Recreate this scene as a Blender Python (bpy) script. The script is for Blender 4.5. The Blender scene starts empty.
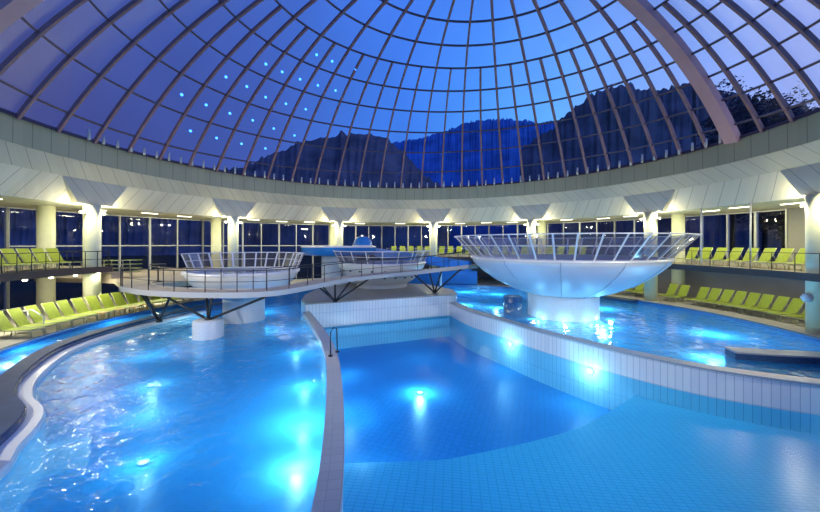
import bpy, bmesh, math, random
from math import sin, cos, pi, radians as R, hypot, atan2, sqrt
from mathutils import Vector as V
random.seed(7)
S = bpy.context.scene
COL = S.collection
EYE = 4.42                      # eye height over the lower deck (z = 0)
CY = 19.75                      # centre of the hall on the y axis
RB = 19.75                      # radius of the dome's base ring
ZR = EYE + 6.3                  # height of the base ring
WATER, LOW = -0.12, -0.90       # water levels: outer pool, centre pool
GAL, CEIL = 2.95, EYE + 2.48    # gallery floor, gallery ceiling
TER = 2.10                      # terrace and footbridge

# ------------------------------------------------------------------ materials
def nt(name):
    m = bpy.data.materials.new(name); m.use_nodes = True
    n = m.node_tree.nodes; n.clear()
    return m, n, m.node_tree.links
def mat(name, col, rough=.5, metal=0., noise=0., nscale=3., spec=.5, bump=0., bscale=40.):
    m, n, l = nt(name)
    o = n.new('ShaderNodeOutputMaterial'); b = n.new('ShaderNodeBsdfPrincipled')
    b.inputs['Base Color'].default_value = (*col, 1); b.inputs['Roughness'].default_value = rough
    b.inputs['Metallic'].default_value = metal; b.inputs['Specular IOR Level'].default_value = spec
    l.new(b.outputs[0], o.inputs[0])
    if noise or bump:
        tc = n.new('ShaderNodeTexCoord')
    if noise:
        t = n.new('ShaderNodeTexNoise'); t.inputs['Scale'].default_value = nscale; t.inputs['Detail'].default_value = 4
        l.new(tc.outputs['Object'], t.inputs['Vector'])
        r = n.new('ShaderNodeValToRGB'); e = r.color_ramp.elements
        e[0].position = .3; e[1].position = .7
        e[0].color = (*[c * (1 - noise) for c in col], 1); e[1].color = (*[min(1, c * (1 + noise)) for c in col], 1)
        l.new(t.outputs[0], r.inputs[0]); l.new(r.outputs[0], b.inputs['Base Color'])
    if bump:
        t = n.new('ShaderNodeTexNoise'); t.inputs['Scale'].default_value = bscale
        l.new(tc.outputs['Object'], t.inputs['Vector'])
        bp = n.new('ShaderNodeBump'); bp.inputs['Strength'].default_value = bump; bp.inputs['Distance'].default_value = .05
        l.new(t.outputs[0], bp.inputs['Height']); l.new(bp.outputs[0], b.inputs['Normal'])
    return m
def tile(name, c1, c2, grout, w, h, rough=.35, uv=True, gap=.012, rot=0., offset=0.):
    m, n, l = nt(name)
    o = n.new('ShaderNodeOutputMaterial'); b = n.new('ShaderNodeBsdfPrincipled'); b.inputs['Roughness'].default_value = rough
    tc = n.new('ShaderNodeTexCoord'); mp = n.new('ShaderNodeMapping'); mp.inputs['Rotation'].default_value = (0, 0, rot)
    l.new(tc.outputs['UV' if uv else 'Object'], mp.inputs['Vector'])
    k = n.new('ShaderNodeTexBrick'); k.offset = offset; k.squash = 1
    k.inputs['Color1'].default_value = (*c1, 1); k.inputs['Color2'].default_value = (*c2, 1); k.inputs['Mortar'].default_value = (*grout, 1)
    k.inputs['Scale'].default_value = 1; k.inputs['Mortar Size'].default_value = gap; k.inputs['Brick Width'].default_value = w; k.inputs['Row Height'].default_value = h
    l.new(mp.outputs[0], k.inputs['Vector']); l.new(k.outputs[0], b.inputs['Base Color']); l.new(b.outputs[0], o.inputs[0])
    return m
def emit(name, col, st):
    m, n, l = nt(name)
    o = n.new('ShaderNodeOutputMaterial'); e = n.new('ShaderNodeEmission')
    e.inputs[0].default_value = (*col, 1); e.inputs[1].default_value = st
    l.new(e.outputs[0], o.inputs[0]); return m
def glass(name, tint, gloss, rough=.02, bump=0., bscale=1.5, gcol=(1, 1, 1), body=0., bcol=(.05, .35, .95)):
    """clear pane / water skin: what shows through, plus a Fresnel-weighted mirror"""
    m, n, l = nt(name)
    o = n.new('ShaderNodeOutputMaterial'); t0 = t = n.new('ShaderNodeBsdfTransparent')
    if body:            # light scattered back by the water itself
        d1 = n.new('ShaderNodeBsdfDiffuse'); d1.inputs[0].default_value = (*bcol, 1); d2 = n.new('ShaderNodeBsdfTranslucent'); d2.inputs[0].default_value = (*bcol, 1)
        m1 = n.new('ShaderNodeMixShader'); m1.inputs[0].default_value = .5; l.new(d1.outputs[0], m1.inputs[1]); l.new(d2.outputs[0], m1.inputs[2])
        t = n.new('ShaderNodeMixShader'); t.inputs[0].default_value = body; l.new(t0.outputs[0], t.inputs[1]); l.new(m1.outputs[0], t.inputs[2])
    g = n.new('ShaderNodeBsdfGlossy'); x = n.new('ShaderNodeMixShader')
    t0.inputs[0].default_value = (*tint, 1); g.inputs[0].default_value = (*gcol, 1); g.inputs['Roughness'].default_value = rough
    f = n.new('ShaderNodeFresnel'); f.inputs[0].default_value = 1.33
    mu = n.new('ShaderNodeMath'); mu.operation = 'MULTIPLY'; mu.inputs[1].default_value = gloss
    if bump:
        tc = n.new('ShaderNodeTexCoord'); mp = n.new('ShaderNodeMapping'); mp.inputs['Scale'].default_value = (1, 1, 1)
        a = n.new('ShaderNodeTexNoise'); a.inputs['Scale'].default_value = bscale; a.inputs['Detail'].default_value = 3; a.inputs['Distortion'].default_value = .6
        bp = n.new('ShaderNodeBump'); bp.inputs['Strength'].default_value = bump; bp.inputs['Distance'].default_value = .12
        l.new(tc.outputs['Object'], mp.inputs[0]); l.new(mp.outputs[0], a.inputs['Vector']); l.new(a.outputs[0], bp.inputs['Height'])
        l.new(bp.outputs[0], g.inputs['Normal']); l.new(bp.outputs[0], f.inputs['Normal'])
        if body: l.new(bp.outputs[0], d1.inputs['Normal'])
    l.new(f.outputs[0], mu.inputs[0]); l.new(mu.outputs[0], x.inputs[0]); l.new(t.outputs[0], x.inputs[1]); l.new(g.outputs[0], x.inputs[2]); l.new(x.outputs[0], o.inputs[0])
    return m
def panels(name, col, joints, slant, dark=.55, rough=.55, rows=0):
    """cladding round the hall with joints at equal steps of azimuth"""
    m, n, l = nt(name)
    o = n.new('ShaderNodeOutputMaterial'); b = n.new('ShaderNodeBsdfPrincipled'); b.inputs['Roughness'].default_value = rough
    tc = n.new('ShaderNodeTexCoord'); sp = n.new('ShaderNodeSeparateXYZ'); l.new(tc.outputs['UV'], sp.inputs[0])
    def mth(op, a, c):
        q = n.new('ShaderNodeMath'); q.operation = op
        for i, v in enumerate((a, c)):
            if v is None: continue
            if isinstance(v, (int, float)): q.inputs[i].default_value = v
            else: l.new(v, q.inputs[i])
        return q.outputs[0]
    s = mth('ADD', sp.outputs[0], mth('MULTIPLY', sp.outputs[1], slant))
    fr = mth('FRACT', mth('MULTIPLY', s, joints), None)
    line = mth('LESS_THAN', mth('ABSOLUTE', mth('SUBTRACT', fr, .5), None), .022)
    fl = mth('FLOOR', mth('MULTIPLY', s, joints), None)
    w = n.new('ShaderNodeTexWhiteNoise'); w.noise_dimensions = '1D'; l.new(fl, w.inputs['W'])
    v = mth('ADD', mth('MULTIPLY', w.outputs[0], .10), .93)
    v = mth('MULTIPLY', v, mth('SUBTRACT', 1., mth('MULTIPLY', line, 1 - dark)))
    mx = n.new('ShaderNodeMix'); mx.data_type = 'RGBA'; mx.blend_type = 'MULTIPLY'; mx.inputs[0].default_value = 1
    mx.inputs[6].default_value = (*col, 1); l.new(v, mx.inputs[7]); l.new(mx.outputs[2], b.inputs['Base Color']); l.new(b.outputs[0], o.inputs[0])
    return m

M = dict(
    rib=mat('mauve_steel', (.26, .15, .17), .5, .0, .12, 2),
    ring=mat('dark_steel', (.07, .05, .085), .5),
    arch=mat('mauve_arch', (.56, .34, .38), .5, 0, .06, 1.2),
    domeglass=glass('dome_glass', (.97, .97, 1.), .12, .3),
    winglass=glass('window_glass', (.62, .68, .78), .9, .02),
    railglass=glass('railing_glass', (.78, .77, .80), .25, .12, body=.28, bcol=(.30, .28, .31)),
    band1=panels('ring_cladding', (.46, .44, .29), 124 / (2 * pi), 0),
    band2=panels('cornice_cladding', (.55, .52, .41), 124 / (2 * pi), .045),
    band3=panels('soffit_cladding', (.72, .67, .52), 124 / (2 * pi), -.03),
    wedge=panels('wedge_cladding', (.62, .59, .49), 124 / (2 * pi), .045),
    plaster=mat('cream_plaster', (.72, .72, .58), .6, 0, .05, 1),
    column=mat('cream_column', (.74, .76, .56), .45, 0, .03, 3),
    grey_wall=mat('grey_wall', (.30, .29, .33), .6, 0, .10, .6),
    grey_wall_up=mat('grey_upper_wall', (.33, .33, .31), .6, 0, .06, .8),
    slab=mat('dark_fascia', (.05, .035, .045), .5),
    gallery=mat('gallery_floor', (.35, .31, .25), .6, 0, .08, 1),
    terrace=mat('terrace_floor', (.42, .35, .27), .55, 0, .10, 1),
    terr_edge=mat('grey_edge', (.50, .48, .47), .5),
    deck=tile('deck_tiles', (.55, .50, .42), (.60, .55, .46), (.42, .38, .33), .3, .3, .5, False, .008),
    mullion=mat('aluminium', (.55, .57, .58), .4, .3),
    darkmetal=mat('black_steel', (.025, .028, .035), .4, .3),
    whitemetal=mat('pale_steel', (.78, .79, .82), .35, .2),
    bowl=mat('bowl_panels', (.62, .68, .75), .42, .1, .05, .5),
    bowlseam=mat('bowl_seam', (.30, .36, .45), .5),
    whitetub=mat('white_acrylic', (.82, .83, .84), .25),
    plinth=tile('plinth_tiles', (.66, .69, .75), (.61, .65, .72), (.48, .52, .6), .10, .10, .3, True, .006),
    whitetile=tile('white_tiles', (.76, .77, .79), (.70, .72, .76), (.38, .42, .50), .22, .86, .25, True, .009),
    coping=tile('coping_tiles', (.30, .34, .40), (.33, .37, .43), (.25, .28, .33), .25, .25, .35, True, .008),
    stone=mat('wet_stone', (.33, .31, .28), .4, 0, .1, 1.5),
    bluetile=tile('blue_mosaic', (.05, .19, .48), (.07, .25, .58), (.04, .12, .32), .12, .06, .25, True, .006),
    navytile=tile('navy_mosaic', (.03, .07, .17), (.05, .10, .22), (.02, .04, .1), .12, .06, .25, True, .006),
    navy=mat('navy_stone', (.05, .08, .15), .65, 0, .15, 2),
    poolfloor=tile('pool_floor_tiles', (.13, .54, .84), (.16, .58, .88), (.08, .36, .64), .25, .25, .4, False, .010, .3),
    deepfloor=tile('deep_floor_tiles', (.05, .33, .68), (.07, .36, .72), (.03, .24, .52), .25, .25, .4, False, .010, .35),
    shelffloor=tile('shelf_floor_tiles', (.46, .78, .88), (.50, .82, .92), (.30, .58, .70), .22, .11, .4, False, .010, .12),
    water=glass('pool_water', (.32, .80, .98), .9, .05, .55, 2.2, body=.55, bcol=(.035, .44, .90)),
    waterlow=glass('calm_pool_water', (.28, .79, .97), .05, .22, .03, .9, body=.16, bcol=(.02, .34, .82)),
    tubwater=glass('tub_water', (.45, .75, .95), 1.0, .04, .3, 2),
    bluegel=mat('blue_gelcoat', (.03, .22, .62), .25, 0, .06, .8),
    green=mat('lime_mesh', (.28, .35, .035), .6, 0, .10, 8, .3, .2, 120),
    greenframe=mat('lounger_frame', (.50, .52, .34), .4, .3),
    tan=mat('tan_wood', (.52, .33, .12), .5, 0, .15, 6),
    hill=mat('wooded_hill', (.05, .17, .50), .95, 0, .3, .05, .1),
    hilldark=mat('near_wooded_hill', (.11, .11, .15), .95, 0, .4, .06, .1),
    leaf=mat('dark_leaves', (.02, .028, .06), .9, 0, .3, .8, .1),
    bark=mat('bark', (.03, .025, .03), .9),
    ground=mat('lawn', (.02, .03, .03), .95, 0, .3, .1, .1),
    lampwhite=emit('lamp_glow', (1., .98, .72), 14.),
    strip=emit('strip_glow', (1., .96, .72), 5.),
    uw=emit('underwater_glow', (.75, .93, 1.), 6.),
    led=emit('blue_led_glow', (.03, .17, 1.), 5.),
    housing=mat('lamp_housing', (.45, .46, .42), .4, .4),
)

# ------------------------------------------------------------------ mesh helpers
class MB:
    def __init__(s): s.v = []; s.f = []; s.uv = []; s.sm = []
    def add(s, pts): i = len(s.v); s.v += [tuple(p) for p in pts]; return i
    def face(s, idx, uv=None, smooth=False): s.f.append(tuple(idx)); s.uv.append(uv); s.sm.append(smooth)
    def box(s, c, d, rz=0., ry=0.):
        cx, cy, cz = c; a, b, h = [q / 2 for q in d]; P = []
        for x, y, z in ((-a,-b,-h),(a,-b,-h),(a,b,-h),(-a,b,-h),(-a,-b,h),(a,-b,h),(a,b,h),(-a,b,h)):
            x, z = x * cos(ry) + z * sin(ry), -x * sin(ry) + z * cos(ry)
            P.append((cx + x * cos(rz) - y * sin(rz), cy + x * sin(rz) + y * cos(rz), cz + z))
        i = s.add(P)
        for q in ((0,3,2,1),(4,5,6,7),(0,1,5,4),(1,2,6,5),(2,3,7,6),(3,0,4,7)): s.face([i + k for k in q])
        return s
    def tube(s, pts, r, n=8, closed=False, caps=True):
        pts = [V(p) for p in pts]; m = len(pts); rings = []
        for k, p in enumerate(pts):
            if closed: d = pts[(k + 1) % m] - pts[k - 1]
            else: d = pts[min(k + 1, m - 1)] - pts[max(k - 1, 0)]
            d.normalize(); up = V((0, 0, 1)) if abs(d.z) < .9 else V((1, 0, 0))
            a = d.cross(up).normalized(); b = d.cross(a)
            rr = r[k] if isinstance(r, (list, tuple)) else r
            rings.append(s.add([p + (a * cos(2 * pi * j / n) + b * sin(2 * pi * j / n)) * rr for j in range(n)]))
        for k in range(m if closed else m - 1):
            A, B = rings[k], rings[(k + 1) % m]
            for j in range(n): s.face((A + j, A + (j + 1) % n, B + (j + 1) % n, B + j), None, n > 5)
        if caps and not closed:
            s.face([rings[0] + j for j in range(n)][::-1]); s.face([rings[-1] + j for j in range(n)])
        return s
    def beam(s, pts, w, d, nrm):
        """rectangular bar along pts; nrm(p) is the outward normal, the bar hangs d inwards"""
        pts = [V(p) for p in pts]; rings = []
        for k, p in enumerate(pts):
            t = (pts[min(k + 1, len(pts) - 1)] - pts[max(k - 1, 0)]).normalized(); u = nrm(p)
            a = t.cross(u).normalized() * (w / 2); b = u * -d
            rings.append(s.add([p - a, p + a, p + a + b, p - a + b]))
        for k in range(len(pts) - 1):
            A, B = rings[k], rings[k + 1]
            for j in range(4): s.face((A + j, A + (j + 1) % 4, B + (j + 1) % 4, B + j))
        s.face([rings[0] + j for j in range(4)][::-1]); s.face([rings[-1] + j for j in range(4)])
        return s
    def lathe(s, c, prof, n=48, a0=0., a1=2 * pi):
        full = abs(a1 - a0 - 2 * pi) < 1e-6; m = n if full else n + 1; rings = []; L = 0; prev = None
        for r, z in prof:
            if prev: L += hypot(r - prev[0], z - prev[1])
            prev = (r, z)
            rings.append((s.add([(c[0] + r * cos(a0 + (a1 - a0) * j / n), c[1] + r * sin(a0 + (a1 - a0) * j / n), c[2] + z) for j in range(m)]), r, L))
        rm = max(p[0] for p in prof)
        for (A, ra, la), (B, rb, lb) in zip(rings, rings[1:]):
            for j in range(n):
                u0, u1 = (a1 - a0) * j / n * rm, (a1 - a0) * (j + 1) / n * rm; k = (j + 1) % m
                s.face((A + j, A + k, B + k, B + j), ((u0, la), (u1, la), (u1, lb), (u0, lb)), True)
        return s
    def wall(s, path, prof, closed=False, smooth=False):
        """profile (offset to the left of travel, z) swept along a plan path; path points may carry a base z"""
        m = len(path); rings = []; L = 0
        for k, p in enumerate(path):
            a, b = (path[k - 1] if (closed or k) else p), (path[(k + 1) % m] if (closed or k < m - 1) else p)
            dx, dy = b[0] - a[0], b[1] - a[1]; q = hypot(dx, dy) or 1; nx, ny = -dy / q, dx / q
            if k: L += hypot(p[0] - path[k - 1][0], p[1] - path[k - 1][1])
            zz = p[2] if len(p) > 2 else 0
            rings.append((s.add([(p[0] + nx * o, p[1] + ny * o, z + zz) for o, z in prof]), L))
        vs = [0]; n = len(prof)
        for i in range(n): vs.append(vs[-1] + hypot(prof[(i + 1) % n][0] - prof[i][0], prof[(i + 1) % n][1] - prof[i][1]))
        for k in range(m if closed else m - 1):
            (A, la), (B, lb) = rings[k], rings[(k + 1) % m]
            if closed and k == m - 1: lb = la + hypot(path[0][0] - path[k][0], path[0][1] - path[k][1])
            for i in range(n):
                j = (i + 1) % n
                s.face((A + i, B + i, B + j, A + j), ((la, vs[i]), (lb, vs[i]), (lb, vs[i + 1]), (la, vs[i + 1])), smooth)
        if not closed: s.face([rings[0][0] + i for i in range(n)]); s.face([rings[-1][0] + i for i in range(n)][::-1])
        return s
    def poly(s, pts, z):
        """flat n-gon (any outline), triangulated by bmesh"""
        i = s.add([(p[0], p[1], z) for p in pts]); s.face(range(i, i + len(pts))); return s
    def slab(s, pts, z0, z1):
        n = len(pts); i = s.add([(p[0], p[1], z0) for p in pts]); j = s.add([(p[0], p[1], z1) for p in pts]); L = 0
        s.face([i + k for k in range(n)][::-1]); s.face([j + k for k in range(n)], [(p[0], p[1]) for p in pts])
        for k in range(n):
            q = (k + 1) % n; d = hypot(pts[q][0] - pts[k][0], pts[q][1] - pts[k][1])
            s.face((i + k, i + q, j + q, j + k), ((L, z0), (L + d, z0), (L + d, z1), (L, z1))); L += d
        return s
    def build(s, name, m, parent=None, flip=True):
        me = bpy.data.meshes.new(name); me.from_pydata(s.v, [], s.f)
        uvl = me.uv_layers.new(name='UVMap')
        for p, uv, sm in zip(me.polygons, s.uv, s.sm):
            p.use_smooth = sm
            if uv:
                for li, c in zip(p.loop_indices, uv): uvl.data[li].uv = c
        b = bmesh.new(); b.from_mesh(me)
        if flip: bmesh.ops.recalc_face_normals(b, faces=b.faces)
        big = [f for f in b.faces if len(f.verts) > 4]
        if big: bmesh.ops.triangulate(b, faces=big)
        b.to_mesh(me); b.free()
        me.materials.append(m)
        o = bpy.data.objects.new(name, me); COL.objects.link(o)
        if parent: o.parent = parent
        return o
def tag(o, label=None, cat=None, group=None, kind=None):
    for k, v in (('label', label), ('category', cat), ('group', group), ('kind', kind)):
        if v: o[k] = v
    return o
def thing(name, label, cat, loc=(0, 0, 0), rz=0., group=None):
    o = bpy.data.objects.new(name, None); COL.objects.link(o); o.location = loc; o.rotation_euler = (0, 0, rz); o.empty_display_size = .2
    return tag(o, label, cat, group)
def struct(o, label=None, cat=None): return tag(o, label, cat, None, 'structure')
def copy_tree(o, parent=None):
    c = o.copy(); COL.objects.link(c)
    if parent: c.parent = parent
    for ch in list(o.children): copy_tree(ch, c)
    return c
def spline(P, n=8, closed=False):
    P = [V(p if len(p) > 2 else (*p, 0)) for p in P]; out = []; m = len(P)
    for k in range(m if closed else m - 1):
        g = lambda i: P[i % m] if closed else P[max(0, min(m - 1, i))]
        a, b, c, d = g(k - 1), g(k), g(k + 1), g(k + 2)
        for j in range(n):
            t = j / n
            out.append(.5 * (2 * b + (c - a) * t + (2 * a - 5 * b + 4 * c - d) * t * t + (3 * b - a - 3 * c + d) * t ** 3))
    if not closed: out.append(P[-1])
    return [tuple(p) for p in out]
def pol(r, az, z=0.):           # azimuth in degrees from the far (+y) side, clockwise seen from above
    a = R(az); return (r * sin(a), CY + r * cos(a), z)
def arc(r, a0, a1, n): return [pol(r, a0 + (a1 - a0) * k / n)[:2] for k in range(n + 1)]
ORD = ['first', 'second', 'third', 'fourth', 'fifth', 'sixth', 'seventh', 'eighth', 'ninth', 'tenth', 'eleventh', 'twelfth', 'thirteenth', 'fourteenth', 'fifteenth', 'sixteenth', 'seventeenth', 'eighteenth', 'nineteenth', 'twentieth', 'twenty-first', 'twenty-second', 'twenty-third', 'twenty-fourth', 'twenty-fifth', 'twenty-sixth']

# ------------------------------------------------------------------ camera
cam = bpy.data.cameras.new('camera'); co = bpy.data.objects.new('camera', cam); COL.objects.link(co)
co.location = (0, 0, EYE); co.rotation_euler = (pi / 2, 0, 0)
cam.sensor_width = 36; cam.lens = 36 * 350 / 820; cam.shift_y = -12 / 820; cam.clip_end = 2000; cam.clip_start = .05
S.camera = co

# ------------------------------------------------------------------ the glass dome
QZ = ZR - 13.0; RS = hypot(RB, 13.0)            # the shell: a spherical cap standing on the ring
QC = V((0, CY, QZ))
def on_shell(d):                                # where a direction from the eye meets the shell
    o = V((0, 0, EYE)) - QC; b = o.dot(d); c = o.dot(o) - RS * RS
    return V((0, 0, EYE)) + d * (-b + sqrt(b * b - c))
# the lattice is a ribbed sphere net with a tilted pole: 62 meridian bays, parallels every five degrees
EL = [.630795, .717455, .802513, .889397, .97437, 1.064397, 1.149963, 1.236, 1.322, 1.408]
NC, NR = (2.847551, 20.840829, -6.596098), 23.395
def net(n, e):
    az = -.322357 + .102202 * (n - 16)
    x, y, z = NR * cos(e) * sin(az), NR * cos(e) * cos(az), NR * sin(e)
    a = .022028; y, z = y * cos(a) - z * sin(a), y * sin(a) + z * cos(a)
    a = -.077379; x, z = x * cos(a) + z * sin(a), -x * sin(a) + z * cos(a)
    x += NC[0]; y += NC[1]; z += NC[2]
    if y < 2.2: return None
    d = V(((57.015 + 407.488 * x / y) / 350, 1, (407.488 * z / y - 3.16) / 350))
    if d.z > 3.2 or abs(d.x) > 2.4: return None
    return on_shell(d.normalized())
def nrm(p): return (p - QC).normalized()
dome = thing('glass_dome', 'glazed dome roof of mauve steel ribs and clear panes over the pools', 'dome', (0, CY, ZR))
def dpart(mb, name, m):
    o = mb.build(name, m, dome); o.matrix_parent_inverse = dome.matrix_world.inverted()
    o.location = (0, -CY, -ZR); return o
g = MB()
n_az, n_el = 96, 20
e0 = math.asin(13.0 / RS)
rows = []
for i in range(n_el + 1):
    e = e0 + (pi / 2 - e0) * i / n_el * .999
    rows.append(g.add([(RS * cos(e) * sin(2 * pi * j / n_az), CY + RS * cos(e) * cos(2 * pi * j / n_az), QZ + RS * sin(e)) for j in range(n_az)]))
for A, B in zip(rows, rows[1:]):
    for j in range(n_az): g.face((A + j, A + (j + 1) % n_az, B + (j + 1) % n_az, B + j), None, True)
dpart(g, 'glass_skin', M['domeglass'])
def foot(n):
    lo, hi = .25, EL[0]
    p = net(n, hi)
    if p is None or p.z < ZR: return hi
    for _ in range(30):
        mid = (lo + hi) / 2; p = net(n, mid)
        if p is None or p.z < ZR: lo = mid
        else: hi = mid
    return hi
for n in range(-9, 41):
    top = EL[-1] if n % 2 == 0 or n == -1 else EL[5]
    e1 = foot(n); pts = []
    for k in range(41):
        p = net(n, e1 + (top - e1) * k / 40)
        if p is None:
            if pts: break
            continue
        if p.z >= ZR - .02: pts.append(p)
    if len(pts) < 4: continue
    if n in (30, -1): dpart(MB().beam(pts, .78, .40, nrm), 'main_arch', M['arch'])
    else: dpart(MB().beam(pts, .15, .20, nrm), 'rib', M['rib'])
for e in EL:
    pts = []
    for k in range(0, 50 * 4):
        p = net(-9.5 + k / 4, e)
        if p is not None and p.z > ZR: pts.append(p)
    if len(pts) > 3: dpart(MB().beam(pts, .10, .12, nrm), 'ring_purlin', M['ring'])
dpart(MB().lathe((0, CY, ZR), [(RB + .05, -.05), (RB + .05, .14), (RB - .16, .14), (RB - .16, -.05)], 128), 'base_curb', M['ring'])
for k in range(64):
    a = -86 + k * 170 / 63
    p = pol(RB - .35, a, ZR + .3)
    dpart(MB().tube([(p[0], p[1], ZR - .02), (p[0], p[1], ZR + .52 + .12 * (k % 3 == 0))], .075, 8), 'air_nozzle', M['mullion'])
for n, k in ((4.5, 1.5), (5.5, 1.5), (6.5, 1.5), (7.5, 1.5), (8.5, 1.4), (5.5, 2.5), (6.5, 2.5), (7.5, 2.4), (8.5, 2.4), (9.5, 2.4), (5.5, .6), (6.5, .6), (7.5, .6), (8.5, .6),
             (6.6, 3.4), (7.5, 3.4), (8.5, 3.4), (9.5, 3.4), (10.5, 3.4), (8.5, 4.4), (9.5, 4.4), (11, 4.4), (9.5, 1.3)):
    i = int(k); e = EL[i] + (EL[i + 1] - EL[i]) * (k - i)
    p = net(n, e) ; p = p - nrm(p) * .12
    dpart(MB().lathe((p.x, p.y, p.z), [(.001, -.10), (.07, -.07), (.10, 0), (.07, .07), (.001, .10)], 10), 'star_light', M['led'])

# ------------------------------------------------------------------ ring beam, soffit and gallery ceiling
Z1, Z2 = EYE + 4.98, EYE + 4.0
def band(name, r0, z0, r1, z1, m, a0=0., a1=360., n=180):
    b = MB(); A = b.add([pol(r0, a0 + (a1 - a0) * k / n, z0) for k in range(n + 1)]); B = b.add([pol(r1, a0 + (a1 - a0) * k / n, z1) for k in range(n + 1)])
    for k in range(n):
        u0, u1 = R(a0 + (a1 - a0) * k / n), R(a0 + (a1 - a0) * (k + 1) / n)
        b.face((A + k, A + k + 1, B + k + 1, B + k), ((u0, z0), (u1, z0), (u1, z1), (u0, z1)), True)
    return struct(b.build(name, m))
band('trim_1', RB - .02, ZR, RB, Z1, M['band1'])
band('trim_2', RB + .02, Z1, 20.25, Z2, M['band2'])
RW, RT = 20.30, 20.8
wed, trp, ceil = MB(), MB(), MB()
COLA = [7.5 + 30 * i for i in range(-4, 8)]
def quad(b, p0, p1, p2, p3, n=1):
    """p0..p3 = (r, az, z): top-left, top-right, bottom-right, bottom-left, split n times along azimuth"""
    for k in range(n):
        t0, t1 = k / n, (k + 1) / n
        L = lambda a, c, t: tuple(a[i] + (c[i] - a[i]) * t for i in range(3))
        q = [L(p0, p1, t0), L(p0, p1, t1), L(p3, p2, t1), L(p3, p2, t0)]
        i = b.add([pol(*w) for w in q]); b.face((i, i + 1, i + 2, i + 3), [(R(w[1]), w[2]) for w in q])
for a in COLA:
    wt, wb = 5.8, 2.9           # half angles of the wedge over each column
    quad(wed, (20.25, a - wt, Z2), (20.25, a + wt, Z2), (RW, a + wb, CEIL), (RW, a - wb, CEIL), 4)
    for sg in (1, -1):          # cheeks
        i = wed.add([pol(20.25, a + sg * wt, Z2), pol(RW, a + sg * wb, CEIL), pol(RT, a + sg * wb, CEIL)]); wed.face((i, i + 1, i + 2))
    quad(trp, (20.25, a + wt, Z2), (20.25, a + 30 - wt, Z2), (RT, a + 30 - wb, CEIL), (RT, a + wb, CEIL), 10)
    quad(ceil, (RW, a - wb, CEIL), (RW, a + wb, CEIL), (27.6, a + wb, CEIL), (27.6, a - wb, CEIL), 3)
    quad(ceil, (RT, a + wb, CEIL), (RT, a + 30 - wb, CEIL), (27.6, a + 30 - wb, CEIL), (27.6, a + wb, CEIL), 10)
struct(wed.build('trim_3', M['wedge'])); struct(trp.build('trim_4', M['band3'])); struct(ceil.build('ceiling', M['plaster']))
band('trim_5', 27.6, CEIL, 27.6, ZR, M['plaster'])
b = MB()
for k in range(90):
    i = b.add([pol(RB + .02, 4 * k, ZR), pol(RB + .02, 4 * k + 4, ZR), pol(27.6, 4 * k + 4, ZR), pol(27.6, 4 * k, ZR)]); b.face((i, i + 1, i + 2, i + 3))
struct(b.build('roof_ring', M['plaster']))

# ------------------------------------------------------------------ floors, galleries, outer walls
def ringslab(name, r0, r1, a0, a1, z0, z1, m, n=60):
    return struct(MB().slab(arc(r0, a0, a1, n) + arc(r1, a1, a0, n), z0, z1).build(name, m))
PR = lambda az: 18.4 + .8 * sin(R(az))           # plan radius of the pool edge
pool_edge = lambda a0, a1, n: [pol(PR(a0 + (a1 - a0) * k / n), a0 + (a1 - a0) * k / n)[:2] for k in range(n + 1)]
struct(MB().slab(pool_edge(-150, 150, 100) + arc(27.4, 150, -150, 100), -.4, 0).build('floor', M['deck']))
def gallery(name, a0, a1):
    o = ringslab(name, 19.95, 27.4, a0, a1, GAL - .3, GAL, M['gallery'])
    e = MB().wall(arc(19.93, a0, a1, 60), [(-.06, GAL - .36), (-.06, GAL + .03), (.0, GAL + .03), (.0, GAL - .36)]).build('edge_beam', M['slab'], o)
gallery('floor_gallery_left', -128, -80.4); gallery('floor_gallery_right', -8, 128)
o = struct(MB().slab(arc(25.3, 62, 128, 40) + arc(25.6, 128, 62, 40), 0, GAL - .3).build('wall_right', M['grey_wall']))
struct(MB().slab(arc(27.0, 79.5, 128, 30) + arc(27.3, 128, 79.5, 30), GAL, CEIL).build('wall_right_upper', M['grey_wall_up']))
struct(MB().slab(arc(26.2, -6, 62, 30) + arc(26.5, 62, -6, 30), 0, GAL - .3).build('wall_back', M['grey_wall']))
wn = 0
def curtain(a0, a1, z0, z1, bays, trans=None):
    global wn; wn += 1
    e = bpy.data.objects.new('window_%d' % wn, None); COL.objects.link(e); struct(e)
    f = MB()
    for k in range(bays + 1):
        a = a0 + (a1 - a0) * k / bays; p = pol(27.05, a); w = .16 if k % 2 == 0 else .10
        f.box((p[0], p[1], (z0 + z1) / 2), (w, .22, z1 - z0), -R(a))
    for z in [z0 + .05, z1 - .05] + ([trans] if trans else []):
        f.wall(arc(27.05, a0, a1, bays * 2), [(-.05, z - .045), (.05, z - .045), (.05, z + .045), (-.05, z + .045)])
    f.build('window_frame', M['mullion'], e)
    gl = MB(); n = bays * 2
    A = gl.add([pol(27.05, a0 + (a1 - a0) * k / n, z0) for k in range(n + 1)]); B = gl.add([pol(27.05, a0 + (a1 - a0) * k / n, z1) for k in range(n + 1)])
    for k in range(n): gl.face((A + k, A + k + 1, B + k + 1, B + k))
    gl.build('window_pane', M['winglass'], e)
for a0, a1, bays in ((-124, -103, 5), (-103, -82.5, 5)):
    curtain(a0, a1, GAL, CEIL, bays); curtain(a0, a1, 0, GAL - .3, bays)
curtain(-82.5, -52.5, 0, CEIL, 6, EYE - .15); curtain(-52.5, -22.5, 0, CEIL, 7, EYE - .2); curtain(-22.5, -8, 0, CEIL, 4)
curtain(-8, 22, GAL, CEIL, 8); curtain(22, 52, GAL, CEIL, 8); curtain(52, 79.5, GAL, CEIL, 7)

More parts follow.
